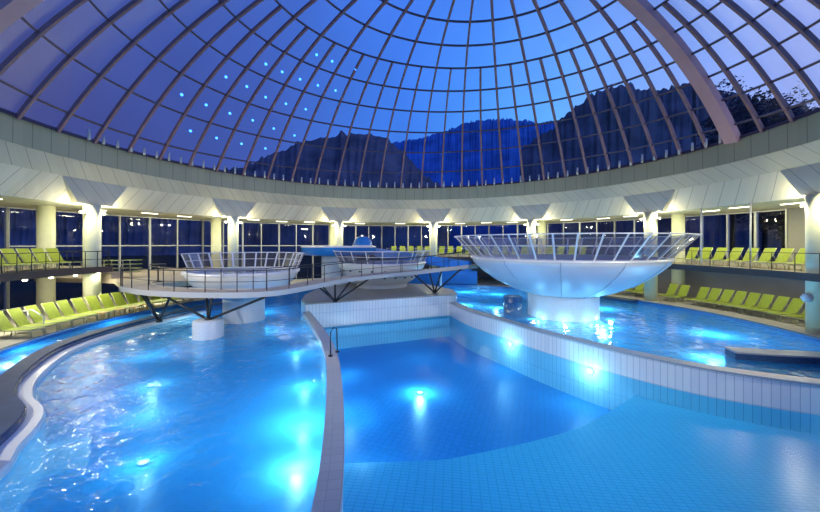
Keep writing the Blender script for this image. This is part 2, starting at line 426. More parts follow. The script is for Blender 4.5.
# terrace on the left, reached by the footbridge
def bridge_back(P, d):
    out = []
    for k, p in enumerate(P):
        a, c = P[max(k - 1, 0)], P[min(k + 1, len(P) - 1)]; dx, dy = c[0] - a[0], c[1] - a[1]; q = hypot(dx, dy)
        out.append((p[0] - dy / q * d, p[1] + dx / q * d, p[2]))
    return out
FRONT = spline([(-15.6, 18.9, TER), (-13, 17.3, TER), (-9.7, 16.5, TER), (-6.9, 16.9, TER), (-5.6, 19.3, TER), (-4.4, 22.6, 2.12), (-2.0, 25.3, 2.2), (.6, 26.4, 2.35), (2.5, 26.1, 2.6), (4.2, 24.9, 2.92)], 6)
ter = [(-16.9, 20.4), (-15.6, 18.9), (-14.9, 20.2), (-13.8, 22.0), (-13.4, 25), (-15, 31)] + arc(26.6, -52, -80, 8) + [pol(19.9, -80)[:2]]
o = struct(MB().slab(ter, TER - .3, TER).build('floor_terrace', M['terrace']))
st = struct(MB().slab([pol(20.2, -79.9)[:2], pol(20.2, -77.9)[:2], pol(22.2, -77.9)[:2], pol(22.2, -79.9)[:2]], TER, TER + .42).build('trim_step', M['terrace']))
fb = thing('footbridge', 'curving raised footbridge from the left terrace to the big bowl', 'bridge', (-5, 19, TER))
def fpart(mb, name, m, par=None):
    q = mb.build(name, m, par or fb)
    if par is None: q.location = (5, -19, -TER)
    return q
BACK = bridge_back(FRONT, 1.35)
d = MB(); n = len(FRONT)
i = d.add(FRONT); j = d.add(BACK); i2 = d.add([(p[0], p[1], p[2] - .22) for p in FRONT]); j2 = d.add([(p[0], p[1], p[2] - .22) for p in BACK])
for k in range(n - 1):
    for a, c in ((i, j), (j, j2), (j2, i2), (i2, i)): d.face((a + k, a + k + 1, c + k + 1, c + k))
d.face((i, j, j2, i2)); d.face((i + n - 1, i2 + n - 1, j2 + n - 1, j + n - 1))
fpart(d, 'deck', M['terrace'])
fpart(MB().wall(FRONT, [(-.06, -.22), (-.06, .04), (0, .04), (0, -.22)]), 'edge_beam', M['terr_edge'])
fpart(MB().wall(BACK, [(0, -.30), (0, .04), (.06, .04), (.06, -.30)]), 'edge_beam', M['terr_edge'])
def strut(foot_, tops, plinth=None):
    m = MB()
    for t in tops: m.tube([foot_, t], .06, 8)
    m.lathe((foot_[0], foot_[1], foot_[2]), [(.001, .10), (.16, .10), (.16, -.02), (.001, -.02)], 16)
    return fpart(m, 'strut_fan', M['darkmetal'])
strut((-9.85, 17.1, .72), [(-12.6, 17.7, 1.88), (-6.95, 17.4, 1.88), (-9.5, 16.8, 1.88), (-10.3, 17.7, 1.88)])
strut((-13.9, 19.4, .12), [(-12.2, 17.9, 1.88), (-15.0, 19.4, 1.82), (-14.0, 18.4, 1.88)])
strut((-4.87, 22.75, .67), [(-5.35, 20.6, 1.9), (-4.75, 22.2, 1.9), (-4.0, 23.6, 1.92), (-2.9, 24.8, 1.95), (-5.6, 22.0, 1.9)])
strut((1.9, 27.0, .67), [(.3, 26.8, 2.1), (1.5, 26.7, 2.2), (2.4, 26.6, 2.35), (3.8, 25.7, 2.62)])
def rail(name, label, path, h=1.05, step=4, post=.022, m='darkmetal', mids=(), lean=None, pr=None, glassm=None, cat='railing'):
    """handrail on posts; lean(k) gives the plan offset of the top"""
    c = path[len(path) // 2]; t = thing(name, label, cat, (c[0], c[1], c[2]))
    off = (-c[0], -c[1], -c[2])
    def put(mb, nm, mm): q = mb.build(nm, mm, t); q.location = off
    tops = [(p[0] + (lean[k][0] if lean else 0), p[1] + (lean[k][1] if lean else 0), p[2] + h) for k, p in enumerate(path)]
    put(MB().tube(tops, pr or post * 1.15, 6), 'handrail', M[m])
    for q in mids:
        put(MB().tube([tuple(a[i] + (b_[i] - a[i]) * q for i in range(3)) for a, b_ in zip(path, tops)], post * .7, 6), 'mid_rail', M[m])
    for k in range(0, len(path), step): put(MB().tube([path[k], tops[k]], post, 6), 'post', M[m])
    if glassm:
        gl = MB(); A = gl.add([tuple(a[i] + (b_[i] - a[i]) * .06 for i in range(3)) for a, b_ in zip(path, tops)]); B = gl.add([tuple(a[i] + (b_[i] - a[i]) * .94 for i in range(3)) for a, b_ in zip(path, tops)])
        for k in range(len(path) - 1): gl.face((A + k, A + k + 1, B + k + 1, B + k))
        put(gl, 'glass_infill', M[glassm])
    return t
def brail(path, step, mids):
    tops = [(p[0], p[1], p[2] + 1.05) for p in path]
    h = fpart(MB().tube(tops, .026, 6), 'railing', M['darkmetal'])
    for q in mids: MB().tube([(p[0], p[1], p[2] + 1.05 * q) for p in path], .016, 6).build('mid_rail', M['darkmetal'], h)
    for k in range(0, len(path), step): MB().tube([path[k], tops[k]], .022, 6).build('post', M['darkmetal'], h)
brail(bridge_back(FRONT, .06), 3, (.5,))
brail(bridge_back(FRONT, 1.29), 4, ())
rail('railing', 'black railing at the edge of the left loungers gallery', [pol(20.05, a, GAL) for a in [-128 + 47.4 * k / 44 for k in range(45)]], 1.0, 2, mids=(.5,))
rail('railing', 'dark thin railing at the edge of the right upper gallery', [pol(20.05, a, GAL) for a in [56 + 70 * k / 60 for k in range(61)]], 1.0, 3, .018)
rail('railing', 'pale thin railing of the far gallery behind the bowls', [pol(20.05, a, GAL) for a in [-7.5 + 62 * k / 60 for k in range(61)]], 1.0, 3, .018, 'mullion', mids=(.5,))
rail('railing', 'black railing at the gallery end above the lime lounger stack', [pol(r, -80.7, GAL) for r in [20.1 + 6.5 * k / 12 for k in range(13)]], 1.0, 2)
rail('railing', 'black railing along the open edge of the left terrace', spline([(-16.8, 20.35, TER), (-15.7, 19.0, TER)], 4), 1.05, 2)
t = thing('step_handrail', 'bent white handrail on the lower deck at the far left edge', 'handrail', pol(19.3, -96.2))
MB().tube([(-.5, 0, 0), (-.5, 0, 1.0), (.1, 0, 1.1), (.7, 0, .75), (.7, 0, 0)], .03, 8).build('rail_tube', M['whitemetal'], t)
MB().tube([(-.1, 0, 0), (-.1, 0, 1.05)], .02, 8).build('post', M['whitemetal'], t)

# ------------------------------------------------------------------ columns
def column(r, az, label, z0, rad=.45):
    p = pol(r, az); t = thing('column', label, 'column', (p[0], p[1], z0), -R(az), 'round columns under the ring')
    MB().lathe((0, 0, 0), [(.001, 0), (rad, 0), (rad, CEIL - z0), (.001, CEIL - z0)], 32).build('shaft', M['column'], t)
    return t
INN = ((-82.5, 0, 'round cream inner column at the end of the left gallery'), (-52.5, 0, 'round cream inner column behind the left white bowl, floodlight on its front'),
       (-22.5, 0, 'round cream column behind the raised blue tub'), (7.5, 0, 'round cream column among the far gallery loungers in the middle'),
       (37.5, 0, 'round cream inner column rising behind the middle of the big bowl'), (67.5, 0, 'round cream inner column at the right rim of the big bowl'), (96.3, 0, 'round white column at the right edge of the picture'))
for az, z0, lb in INN: last = column(20.55, az, lb, z0)
MB().lathe((0, -.52, 1.72), [(.001, -.24), (.16, -.18), (.24, 0), (.16, .18), (.001, .24)], 16).build('globe_bracket', M['whitetub'], last)
for az, lb in ((-82.5, 'round lime-lit column standing among the left gallery loungers, in front of windows'), (-52.5, 'round cream outer column left of the left white bowl railing'),
               (-22.5, 'round outer column just left of the one behind the blue tub'), (37.5, 'round cream outer column right beside the one behind the big bowl'),
               (67.5, 'round cream outer column by the left end of the right gallery loungers')):
    column(24.0, az, lb, 0)
# floodlights on both flanks of the inner columns
def light(kind, loc, col, power, size=.1, rot=None, spot=None, blend=.6):
    L = bpy.data.lights.new('lamp_light', kind); L.color = col; L.energy = power
    if kind == 'AREA': L.size = size
    else: L.shadow_soft_size = size
    if kind == 'SPOT': L.spot_size = R(spot); L.spot_blend = blend
    o = bpy.data.objects.new('lamp_light', L); COL.objects.link(o); o.location = loc
    if rot is not None: o.rotation_euler = V(rot).to_track_quat('-Z', 'Y').to_euler()
    return o
WARM = (1., .93, .58)
PLACE = ['column at the end of the left gallery', 'column behind the left white bowl', 'column behind the raised blue tub', 'middle far gallery column', 'column behind the big bowl', 'column right of the big bowl', 'column at the right edge']
for (az, _, _), pl in zip(INN, PLACE):
    for sg, side in ((-1, 'left'), (1, 'right')):
        az2 = az + sg * 1.75; p = pol(20.5, az2, CEIL - .48)
        t = thing('floodlight', 'glowing floodlight on the %s flank of the %s' % (side, pl), 'lamp', p, -R(az2), 'floodlights on the inner columns')
        MB().box((0, 0, -.05), (.26, .2, .12)).tube([(0, 0, -.05), (-sg * .15, 0, -.05)], .025, 6).build('housing', M['housing'], t)
        MB().box((0, 0, .03), (.22, .16, .04)).build('lens', M['lampwhite'], t)
        q = pol(20.35, az2 + sg * .6, CEIL - .34)
        light('POINT', q, WARM, 150, .12)
for az in (127.5, 157.5, 187.5, 217.5, 247.5):  # added spots behind the camera, standing in for unmodelled floodlights, to light facing surfaces
    p = V(pol(19.9, az, CEIL - .55)); light('SPOT', p, (1., .95, .80), 600 if az == 187.5 else 2200, .3, V((0, 21, -1)) - p, 95, 1.)
for k, a in enumerate([-98, -92.5, -76, -68, -60, -45, -37, -30, -15, -3, 15, 23, 30, 45, 53, 60, 74, 80, 86, 91]):
    p = pol(22.6 if k % 2 else 23.4, a, CEIL - .015)
    t = tag(MB().box((0, 0, 0), (1.15, .16, .03)).build('ceiling_light', M['strip']), '%s recessed light strip from the left in the gallery ceiling' % ORD[k], 'lamp', 'light strips in the gallery ceiling')
    t.location = p; t.rotation_euler = (0, 0, -R(a))
    light('AREA', (p[0], p[1], p[2] - .04), (1., .95, .60), 75, .6, (0, 0, -1))
for k, a in enumerate([-99, -95, -91, -87, -83, -76, -71, 54, 59, 64, 70, 75, 80, 85, 90, 95]):  # added fill lights that brighten the lower decks, not fittings of the hall
    p = pol(*((21.6, a, GAL - .32) if a > 0 else (19.9, a, GAL - .42) if a < -80 else (20.2, a, TER - .34)))
    t = tag(MB().lathe((0, 0, 0), [(.001, -.02), (.08, -.02), (.10, .0), (.10, .06)], 16).build('fill_light', M['strip']), '%s added round downlight from the left under the gallery slabs' % ORD[k], 'lamp', 'added fill lights under the galleries'); t.location = p
    light('AREA', (p[0], p[1], p[2] - .06), (1., .96, .66), 45 if a < 0 else 15, .3, (0, 0, -1))
for x, lb in ((-78, 'left'), (78.5, 'left'), (87.2, 'right')):
    if lb == 'left' and x < 0: continue
    p = pol(20.2, x, GAL)
    t = tag(MB().tube([(0, 0, 0), (0, 0, CEIL - GAL)], .045, 8).build('standpipe', M['whitemetal']), '%s of two thin white standpipes in front of the right gallery loungers' % lb, 'pipe', 'white standpipes on the right gallery')
    t.location = p

# ------------------------------------------------------------------ pools
DIV = spline([(-6.5, 21.9), (-4.95, 18.4), (-3.85, 15.8), (-2.95, 13.2), (-2.2, 10.2), (-1.6, 7.3), (-1.32, 5.4), (-1.2, 3.6), (-1.15, 1.75)], 6)
RGT = spline([(3.15, 26.4), (4.0, 23.0), (5.3, 20.3), (6.7, 17.5), (8.3, 14.9), (10.0, 12.85), (11.5, 11.75), (13.3, 10.9), (15.2, 10.45), (16.9, 10.35)], 6)
BLK = [(-6.6, 22.05), (2.7, 26.0)] + [(2.7 + .9 * sin(t), 26.9 - .9 * cos(t)) for t in (.4, .8, 1.2, 1.57)] + [(3.5, 29.0), (1.6, 32.8), (-2.6, 34.4), (-6.0, 33), (-7.8, 29), (-7.8, 26), (-7.3, 23.5)]
nearL = -176.3                                   # azimuth where the dividing wall meets the pool edge
endR = 118.6
outer = [p[:2] for p in DIV[::-1]] + BLK[::-1][:7] + [p[:2] for p in RGT[1:]] + pool_edge(endR, -1, 60)[1:] + pool_edge(-1, -176, 60)[1:]
inner = [p[:2] for p in DIV[::-1]] + [p[:2] for p in RGT] + pool_edge(endR + 1, 183, 20)
po = thing('swimming_pool', 'big outer pool of bright blue water wrapping round the hall', 'pool')
MB().poly(outer, WATER).build('water', M['water'], po)
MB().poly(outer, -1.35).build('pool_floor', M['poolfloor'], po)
MB().wall(pool_edge(endR, -176.2, 140), [(-.3, -1.4), (-.3, .03), (.02, .03), (.02, -1.4)]).build('pool_rim', M['bluetile'], po)
pc = thing('swimming_pool', 'lower calm centre pool between the tiled walls, with a shallow tiled shelf', 'pool')
MB().poly(inner, LOW).build('water', M['waterlow'], pc)
ARC = spline([(-3.4, 9.2), (-1.6, 9.46), (.3, 9.55), (1.6, 9.8), (4.65, 10.9), (6.66, 12.1), (8.9, 13.8), (10.4, 15.6)], 6)
k0 = 30
shelf = [p[:2] for p in ARC] + [(20, 15), (20, -2), (-3.4, -2)]
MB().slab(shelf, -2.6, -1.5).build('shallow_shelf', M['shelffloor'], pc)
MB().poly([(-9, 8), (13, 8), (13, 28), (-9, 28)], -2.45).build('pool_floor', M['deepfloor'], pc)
MB().wall(DIV, [(-.2, -2.6), (-.2, .10), (-.1, .16), (.1, .16), (.2, .10), (.2, -2.6)]).build('dividing_wall', M['whitetile'], pc)
MB().wall(DIV, [(-.23, .13), (-.23, .19), (.23, .19), (.23, .13)]).build('wall_coping', M['coping'], pc)
MB().wall(RGT, [(-.25, -2.6), (-.25, .02), (.25, .02), (.25, -2.6)]).build('tiled_wall', M['whitetile'], pc)
MB().wall(RGT, [(-.28, .02), (-.28, .09), (.28, .09), (.28, .02)]).build('wall_coping', M['coping'], pc)
bk = thing('tiled_platform', 'white tiled block island at the head of the centre pool', 'platform', (-2, 28, 0))
def bpart(mb, nm, m): q = mb.build(nm, m, bk); q.location = (2, -28, 0)
bpart(MB().slab(BLK, -2.6, .58), 'body', M['whitetile']); bpart(MB().slab(BLK, .58, .66), 'top_paving', M['stone'])
bpart(MB().wall([(-6.3, 21.9), (2.7, 25.8)], [(-.35, -1.5), (-.35, -.97), (0, -.97), (0, -1.5)]), 'underwater_ledge', M['whitetile'])

t = thing('handrail_post', 'short black handrail post on the white dividing wall', 'post', (-3.0, 13.2, .19))
MB().tube([(0, 0, .02), (0, 0, .9), (.06, .2, 1.02), (.14, .45, .95), (.16, .5, .02)], .025, 8).build('rail_tube', M['darkmetal'], t)
for x, y in ((0, 0), (.16, .5)): MB().lathe((x, y, 0), [(.001, .04), (.09, .04), (.09, 0), (.001, 0)], 14).build('foot_plate', M['darkmetal'], t)
t = thing('standing_table', 'dark round standing table on the left terrace', 'table', (-15.4, 21.4, TER))
MB().lathe((0, 0, 0), [(.001, 1.05), (.42, 1.05), (.42, 1.1), (.001, 1.1)], 24).build('table_top', M['darkmetal'], t)
MB().tube([(0, 0, .02), (0, 0, 1.05)], .045, 10).build('pole', M['darkmetal'], t)
MB().lathe((0, 0, 0), [(.001, 0), (.3, 0), (.3, .03), (.001, .05)], 24).build('base', M['darkmetal'], t)
# the curved wall between the lazy channel and the left pool
CH = spline([(-12.6, 26.5), (-13.7, 23.6), (-14.6, 20), (-14.9, 17.2), (-14.4, 14.2), (-12.7, 11.3), (-11.3, 9.8), (-10.1, 8.95), (-9.45, 8.2), (-8.95, 7.35), (-8.4, 6.6), (-8.2, 5.6)], 7)
def cpart(mb, nm, m): return mb.build(nm, m, po)
cpart(MB().wall(CH, [(-.38, -1.35), (-.38, .16), (-.28, .22), (.12, .22), (.2, .16), (.2, -1.35)]), 'channel_wall', M['navytile'])['label'] = 'low curving navy mosaic wall with a white seat edge'
cpart(MB().wall(CH, [(-.36, .22), (-.36, .25), (.16, .25), (.16, .22)]), 'wall_coping', M['navy'])
cpart(MB().wall(CH[8:-2], [(.2, -1.35), (.2, .06), (.50, .04), (.54, -.02), (.54, -1.35)]), 'white_seat', M['whitetub'])
cpart(MB().wall(CH[10:-22], [(.54, -1.35), (.54, -.55), (1.4, -.6), (1.4, -1.35)]), 'underwater_bench', M['whitetub'])
t = thing('pool_pier', 'small dark block in the water at the left edge of the picture', 'pier', (-8.6, 6.5, 0))
MB().box((-.1, 0, -.5), (1.0, .7, 1.75)).build('body', M['navytile'], t); MB().box((-.1, 0, .40), (1.06, .76, .06)).build('cap', M['navytile'], t)
JT = spline([(12.9, 14.1), (14.2, 13.75), (15.6, 13.5), (17.2, 13.2)], 5)
jw = thing('jet_bench', 'dark tiled bench wall in the right pool at the right edge', 'bench', (14, 14, 0))
q = MB().wall(JT, [(-.35, -1.35), (-.35, .12), (.35, .12), (.35, -1.35)]).build('wall_body', M['navytile'], jw); q.location = (-14, -14, 0)
q = MB().wall(JT, [(-.38, .12), (-.38, .18), (.38, .18), (.38, .12)]).build('wall_coping', M['coping'], jw); q.location = (-14, -14, 0)
p = pol(18.9, 63.5)
t = thing('pool_step', 'dark slatted step at the pool edge beside the right inner column', 'step', (p[0], p[1], 0), -R(63.5))
for k in range(6): MB().box((-1.15 + .46 * k, -.15, .05), (.42, .8, .07)).build('slat', M['navytile'], t)
MB().box((0, -.15, -.65), (2.6, .7, 1.33)).build('base', M['navytile'], t)

# ------------------------------------------------------------------ raised bowls
def bowl(name, label, c, prof, ped, rim_r, rim_z, rail_h, lean, posts, floor_z, seams=0, arc_=(0, 360), studs=0, wz=.25, rail_label=None):
    t = thing(name, label, 'pool bowl', (c[0], c[1], floor_z))
    rel = [(r, z - floor_z) for r, z in prof]
    rin = [(r - .14, z) for r, z in rel[::-1]]
    MB().lathe((0, 0, 0), rel + [(rel[-1][0] - .28, rel[-1][1]), (rel[-1][0] - .34, rel[-1][1] - .5), (rel[0][0], rel[0][1] + .35), (.01, rel[0][1] + .35)], 72).build('bowl_shell', M['bowl'] if seams else M['whitetub'], t)
    MB().lathe((0, 0, 0), [(.01, rel[-1][1] - wz), (rel[-1][0] - .3, rel[-1][1] - wz)], 48).build('water', M['tubwater'], t)
    MB().lathe((0, 0, 0), [(rel[-1][0] + .03, rel[-1][1] - .10), (rel[-1][0] + .05, rel[-1][1] + .02), (rel[-1][0] - .3, rel[-1][1] + .02)], 72).build('rim', M['whitemetal'], t)
    if ped: MB().lathe((0, 0, 0), [(ped[0], ped[1] - floor_z), (ped[0], ped[2] - floor_z + .05)], 48).build('pedestal', M['plinth'], t)
    for k in range(seams):
        a = 2 * pi * k / seams + .1
        MB().tube([((r + .012) * cos(a), (r + .012) * sin(a), z) for r, z in rel], .016, 5).build('seam', M['bowlseam'], t)
    for k in range(studs):
        a = 2 * pi * k / studs
        for (r, z) in ((rel[1][0] * .5 + rel[2][0] * .5, rel[1][1] * .5 + rel[2][1] * .5), (rel[2][0] * .4 + rel[3][0] * .6, rel[2][1] * .4 + rel[3][1] * .6)):
            MB().box(((r + .01) * cos(a), (r + .01) * sin(a), z), (.12, .16, .10), a).build('stud', M['darkmetal'], t)
    # leaning balustrade: part of the bowl
    N_ = posts * 2; rr = rim_r - .1
    a0, a1 = R(arc_[0]), R(arc_[1]); zb = rim_z - floor_z
    path = [(rr * cos(a0 + (a1 - a0) * k / N_), rr * sin(a0 + (a1 - a0) * k / N_), zb) for k in range(N_ + 1)]
    tops = [((rr + lean) * cos(a0 + (a1 - a0) * k / N_), (rr + lean) * sin(a0 + (a1 - a0) * k / N_), zb + rail_h) for k in range(N_ + 1)]
    lerp = lambda q: [tuple(a[i] + (b_[i] - a[i]) * q for i in range(3)) for a, b_ in zip(path, tops)]
    MB().tube(tops, .035, 6).build('handrail', M['whitemetal'], t)
    MB().tube(lerp(.55), .02, 6).build('mid_rail', M['whitemetal'], t)
    for k in range(0, N_ + (0 if arc_[1] - arc_[0] == 360 else 1), 2):
        a = a0 + (a1 - a0) * k / N_
        MB().beam([path[k], tops[k]], .09, .035, lambda p, a=a: V((cos(a), sin(a), 0))).build('post', M['whitemetal'], t)
    gl = MB(); A = gl.add(lerp(.05)); B = gl.add(lerp(.95))
    for k in range(N_): gl.face((A + k, A + k + 1, B + k + 1, B + k))
    gl.build('glass_panel', M['railglass'], t)
    return t
BC = (9.75, 22.4)
bowl('raised_bowl', 'big blue-grey bowl pool on a round tiled pedestal, ringed by a leaning glass balustrade', BC,
     [(2.3, 1.34), (3.1, 1.60), (4.1, 2.08), (5.0, 2.72), (5.6, 3.28), (5.75, 3.60)], (2.1, -1.35, 1.36), 5.75, 3.62, 1.28, 1.2, 40, 0, 12, wz=.3)
bowl('raised_bowl', 'white bowl pool on a round pedestal at the left behind the footbridge', (-9.95, 21.0),
     [(1.3, 1.3), (2.2, 1.7), (2.8, 2.2), (3.05, 2.6), (3.15, 2.85)], (1.15, -1.35, 1.35), 3.15, 2.86, .98, .4, 16, 0, 0, (-10, 190), wz=.12)
bowl('raised_bowl', 'studded white bowl pool on the tiled island, behind the footbridge', (-2.5, 31.4),
     [(2.2, .9), (2.9, 1.35), (3.4, 1.9), (3.75, 2.4), (3.9, 2.8)], (2.25, .66, .95), 3.9, 2.82, 1.0, .5, 14, .66, 0, (150, 400), 22, wz=.12)
t = tag(MB().lathe((0, 0, 0), [(.001, .72), (.66, .72), (.68, .68), (.68, -1.35)], 32).build('tiled_plinth', M['plinth']), 'short round tiled plinth in the left pool under a strut fan', 'plinth'); t.location = (-9.85, 17.1, 0)
t = tag(MB().lathe((0, 0, 0), [(.001, .32), (.68, .32), (.70, .28), (.70, -1.35)], 32).build('tiled_plinth', M['bluetile']), 'small blue plinth in the water left of the big bowl pedestal', 'plinth'); t.location = (8.1, 27.6, 0)
# far raised tub, hood and flume
t = thing('raised_tub', 'round raised blue mosaic tub in the left distance', 'pool', (-7, 34.6, 0))
MB().lathe((0, 0, 0), [(1.6, 3.3), (3.3, 3.35), (3.6, 3.5), (3.6, 4.15)], 48).build('tub_wall', M['bluegel'], t)
MB().lathe((0, 0, 0), [(3.64, 4.1), (3.64, 4.22), (3.3, 4.22), (3.3, 3.7), (.01, 3.7)], 48).build('tub_rim', M['whitetub'], t)
MB().lathe((0, 0, 0), [(1.7, -1.35), (1.7, 3.32)], 32).build('pedestal', M['plinth'], t)
MB().lathe((0, 0, 0), [(.01, 4.05), (3.3, 4.05)], 40).build('water', M['tubwater'], t)
t = thing('slide_hood', 'small blue dome-shaped hood above the raised blue tub', 'slide', (-4.7, 34.9, 4.22))
MB().lathe((0, 0, 0), [(.95, 0), (.92, .35), (.75, .68), (.45, .9), (.001, .98)], 24).build('hood_shell', M['bluegel'], t)
MB().lathe((0, 0, 0), [(1.05, -.02), (1.05, .08), (.9, .08)], 24).build('hood_rim', M['whitemetal'], t)
FL = spline([(-3.7, 36.2, 3.2), (-1.2, 36.6, 2.8), (1.6, 36.6, 2.4), (4.2, 36.0, 2.05), (6.0, 35.2, 1.8)], 5)
fl = thing('water_slide', 'blue water slide flume running down from the raised tub behind the bowls', 'slide', (0, 36, 0))
q = MB().wall(FL, [(-.6, -.05), (-.6, .85), (-.52, .85), (-.5, .1), (.5, .1), (.52, .85), (.6, .85), (.6, -.05)]).build('flume_trough', M['bluegel'], fl); q.location = (0, -36, 0)
for x, y, z in ((-1.2, 36.6, 2.75), (3.2, 36.3, 2.15)):
    q = MB().tube([(x, y, -1.35), (x, y, z)], .12, 10).build('support_post', M['whitemetal'], fl); q.location = (0, -36, 0)
t = thing('far_pool_wall', 'curved deep-blue mosaic wall at the far pool edge below the gallery', 'wall')
MB().wall([p for p in arc(19.25, -4, 22, 20)], [(-.15, -.02), (-.15, 1.45), (.15, 1.45), (.15, -.02)]).build('wall_body', M['bluegel'], t)
MB().wall([p for p in arc(19.25, -4, 22, 20)], [(-.18, 1.45), (-.18, 1.55), (.18, 1.55), (.18, 1.45)]).build('wall_coping', M['bluetile'], t)

# ------------------------------------------------------------------ underwater lamps
UWC = (.75, .91, 1.)
def uw(loc, dirn, power, label, off=.45, size=.16, col=None):
    d_ = V(dirn).normalized(); q = V((0, 0, 1)).rotation_difference(d_)
    t = thing('underwater_lamp', label, 'lamp', loc, 0, 'lamps under the water'); t.rotation_euler = q.to_euler()
    MB().lathe((0, 0, 0), [(.12, -.01), (.15, .0), (.15, .035), (.12, .045)], 20).build('bezel', M['whitemetal'], t)
    MB().lathe((0, 0, 0), [(.12, .025), (.06, .05), (.001, .055)], 20).build('lens', M['uw'], t)
    p = V(loc) + d_ * off
    light('POINT', p, col or UWC, power, size)
def along(P, y, side, o, z):
    k = min(range(len(P)), key=lambda i: abs(P[i][1] - y)); a, c = P[max(k - 1, 0)], P[min(k + 1, len(P) - 1)]
    dx, dy = c[0] - a[0], c[1] - a[1]; q = hypot(dx, dy); n = (-dy / q * side, dx / q * side, 0)
    return (P[k][0] + n[0] * o, P[k][1] + n[1] * o, z), n
for y, pw, lb in ((9.4, 170, 'nearest'), (11.4, 60, 'second nearest'), (14.6, 42, 'third nearest'), (19.0, 32, 'farthest')):
    p, n_ = along(DIV, y, -1, .2, -1.0); uw(p, n_, pw, '%s underwater lamp on the left face of the dividing wall' % lb, .75)
for y, pw, lb in ((10.0, 40, 'nearest'), (14.0, 50, 'middle'), (17.6, 40, 'farthest')):
    p, n_ = along(DIV, y, 1, .2, -1.35); uw(p, n_, pw, '%s dim underwater lamp on the centre-pool face of the dividing wall' % lb, .6)
for y, pw, lb in ((15.2, 60, 'star-bright lamp low on the right tiled wall, nearer one'), (19.5, 50, 'star-bright lamp low on the right tiled wall, farther one')):
    p, n_ = along(RGT, y, -1, .25, -1.08); uw(p, n_, pw, lb, .5)
uw((.46, 16.1, -2.43), (0, 0, 1), 150, 'bright lamp sunk in the deep floor of the centre pool', .35)
for k in range(4):
    a = R(-150 + 40 * k); p = (BC[0] + 2.2 * cos(a), BC[1] + 2.2 * sin(a), -.35)
    uw(p, (cos(a), sin(a), .25), 60, '%s lamp from the left at the foot of the big bowl pedestal' % ORD[k], .5, col=(.85, .95, 1.))
for (x, y, lb, pw) in ((-10.2, 23.2, 'lamp under the left white bowl', 330), (-6.5, 28.5, 'lamp behind the tiled island on the left', 260), (5.2, 33.0, 'lamp in the far pool behind the tiled island', 330), (-17.2, 20.5, 'lamp in the far left channel', 90),
                    (-16.7, 15.2, 'lamp in the middle of the left channel', 110), (-13.6, 9.5, 'lamp in the near left channel', 110), (15.2, 17.5, 'lamp in the right pool near the jet bench', 330), (13.5, 24.5, 'lamp in the right pool below the loungers', 330),
                    (-10.5, 14.2, 'lamp on the floor of the left pool, farther one', 60), (-7.0, 9.2, 'lamp on the floor of the left pool, nearer one', 50), (-8.2, 4.5, 'lamp on the floor of the left pool at the bottom left corner', 50), (7.8, 31.5, 'lamp in the far right pool', 300)):
    uw((x, y, -1.34), (0, 0, 1), pw, lb, .55)
p = (14.0, 7.4, -1.1); uw((13.9, 10.55, -1.2), (0, -1, 0), 40, 'lamp low on the right tiled wall at the right edge', .4)

# ------------------------------------------------------------------ loungers
def make_lounger(flat=False):
    t = thing('sun_lounger', 'x', 'sun lounger')
    f = MB()
    for s in (-1, 1): f.tube([(-.30, s * .32, .36), (1.12, s * .32, .36)], .022, 6); f.tube([(-.17, s * .31, .38), (-1.1, s * .31, .38) if flat else (-.66, s * .31, 1.20)], .02, 6)
    for x in (-.30, 1.12): f.tube([(x, -.32, .36), (x, .32, .36)], .022, 6)
    f.tube([(-1.1, -.31, .38), (-1.1, .31, .38)] if flat else [(-.66, -.31, 1.20), (-.66, .31, 1.20)], .02, 6)
    f.build('frame', M['greenframe'], t)
    for x in (-.22, 1.0):
        for s in (-1, 1): MB().tube([(x, s * .32, .36), (x + (.06 if x > 0 else -.06), s * .32, 0)], .022, 6).build('leg', M['greenframe'], t)
    a = MB(); P = [(-.16, .395), (.3, .375), (.75, .38), (1.10, .40)]
    i = a.add([(x, -.30, z) for x, z in P] + [(x, .30, z) for x, z in P] + [(x, -.30, z - .035) for x, z in P] + [(x, .30, z - .035) for x, z in P])
    for k in range(3):
        a.face((i + k, i + k + 1, i + k + 5, i + k + 4)); a.face((i + k + 8, i + k + 12, i + k + 13, i + k + 9))
        a.face((i + k, i + k + 8, i + k + 9, i + k + 1)); a.face((i + k + 4, i + k + 5, i + k + 13, i + k + 12))
    a.face((i, i + 4, i + 12, i + 8)); a.face((i + 3, i + 11, i + 15, i + 7)); a.build('seat', M['green'], t)
    (MB().box((-.66, 0, .395), (.94, .60, .035)) if flat else MB().box((-.405, 0, .80), (.96, .60, .035), 0, R(58))).build('backrest', M['green'], t)
    s_ = MB()
    for s in (-1, 1): s_.tube([(-.46, s * .27, .36 if flat else .86), (-.80, s * .29, .36 if flat else .03)], .016, 6)
    s_.build('back_support', M['greenframe'], t)
    return t
proto = make_lounger(); used = [False]
def lounger(p, rz, label, group):
    o = proto if not used[0] else copy_tree(proto); used[0] = True
    o.location = p; o.rotation_euler = (0, 0, rz); o['label'] = label; o['group'] = group
    return o
def row(r, azs, z, place, group, jit=2.5):
    for k, a in enumerate(azs):
        lounger(pol(r, a, z), R(-90 - a + random.uniform(-jit, jit)), '%s lime sun lounger from the left %s' % (ORD[k], place), group)
row(22.2, [53.2, 55.2, 57.3, 59.8, 62.0, 64.0, 68.4, 70.6, 74, 76, 78, 80, 82, 84, 86, 88, 90.2, 92.6], 0, 'on the lower right deck by the grey wall', 'loungers on the lower right deck')
row(19.15, [-99.5, -97, -94.5, -92, -89.6, -87.2, -84.8, -82.4, -80, -77.6, -75.2, -72.8, -70.4, -68], 0, 'on the lower left deck by the channel', 'loungers on the lower left deck')
row(21.5, [-101.4, -99.4, -97.4, -95.4, -93.4, -91.4, -89.4, -87.4, -85.4], GAL, 'on the left upper gallery', 'loungers on the left gallery')
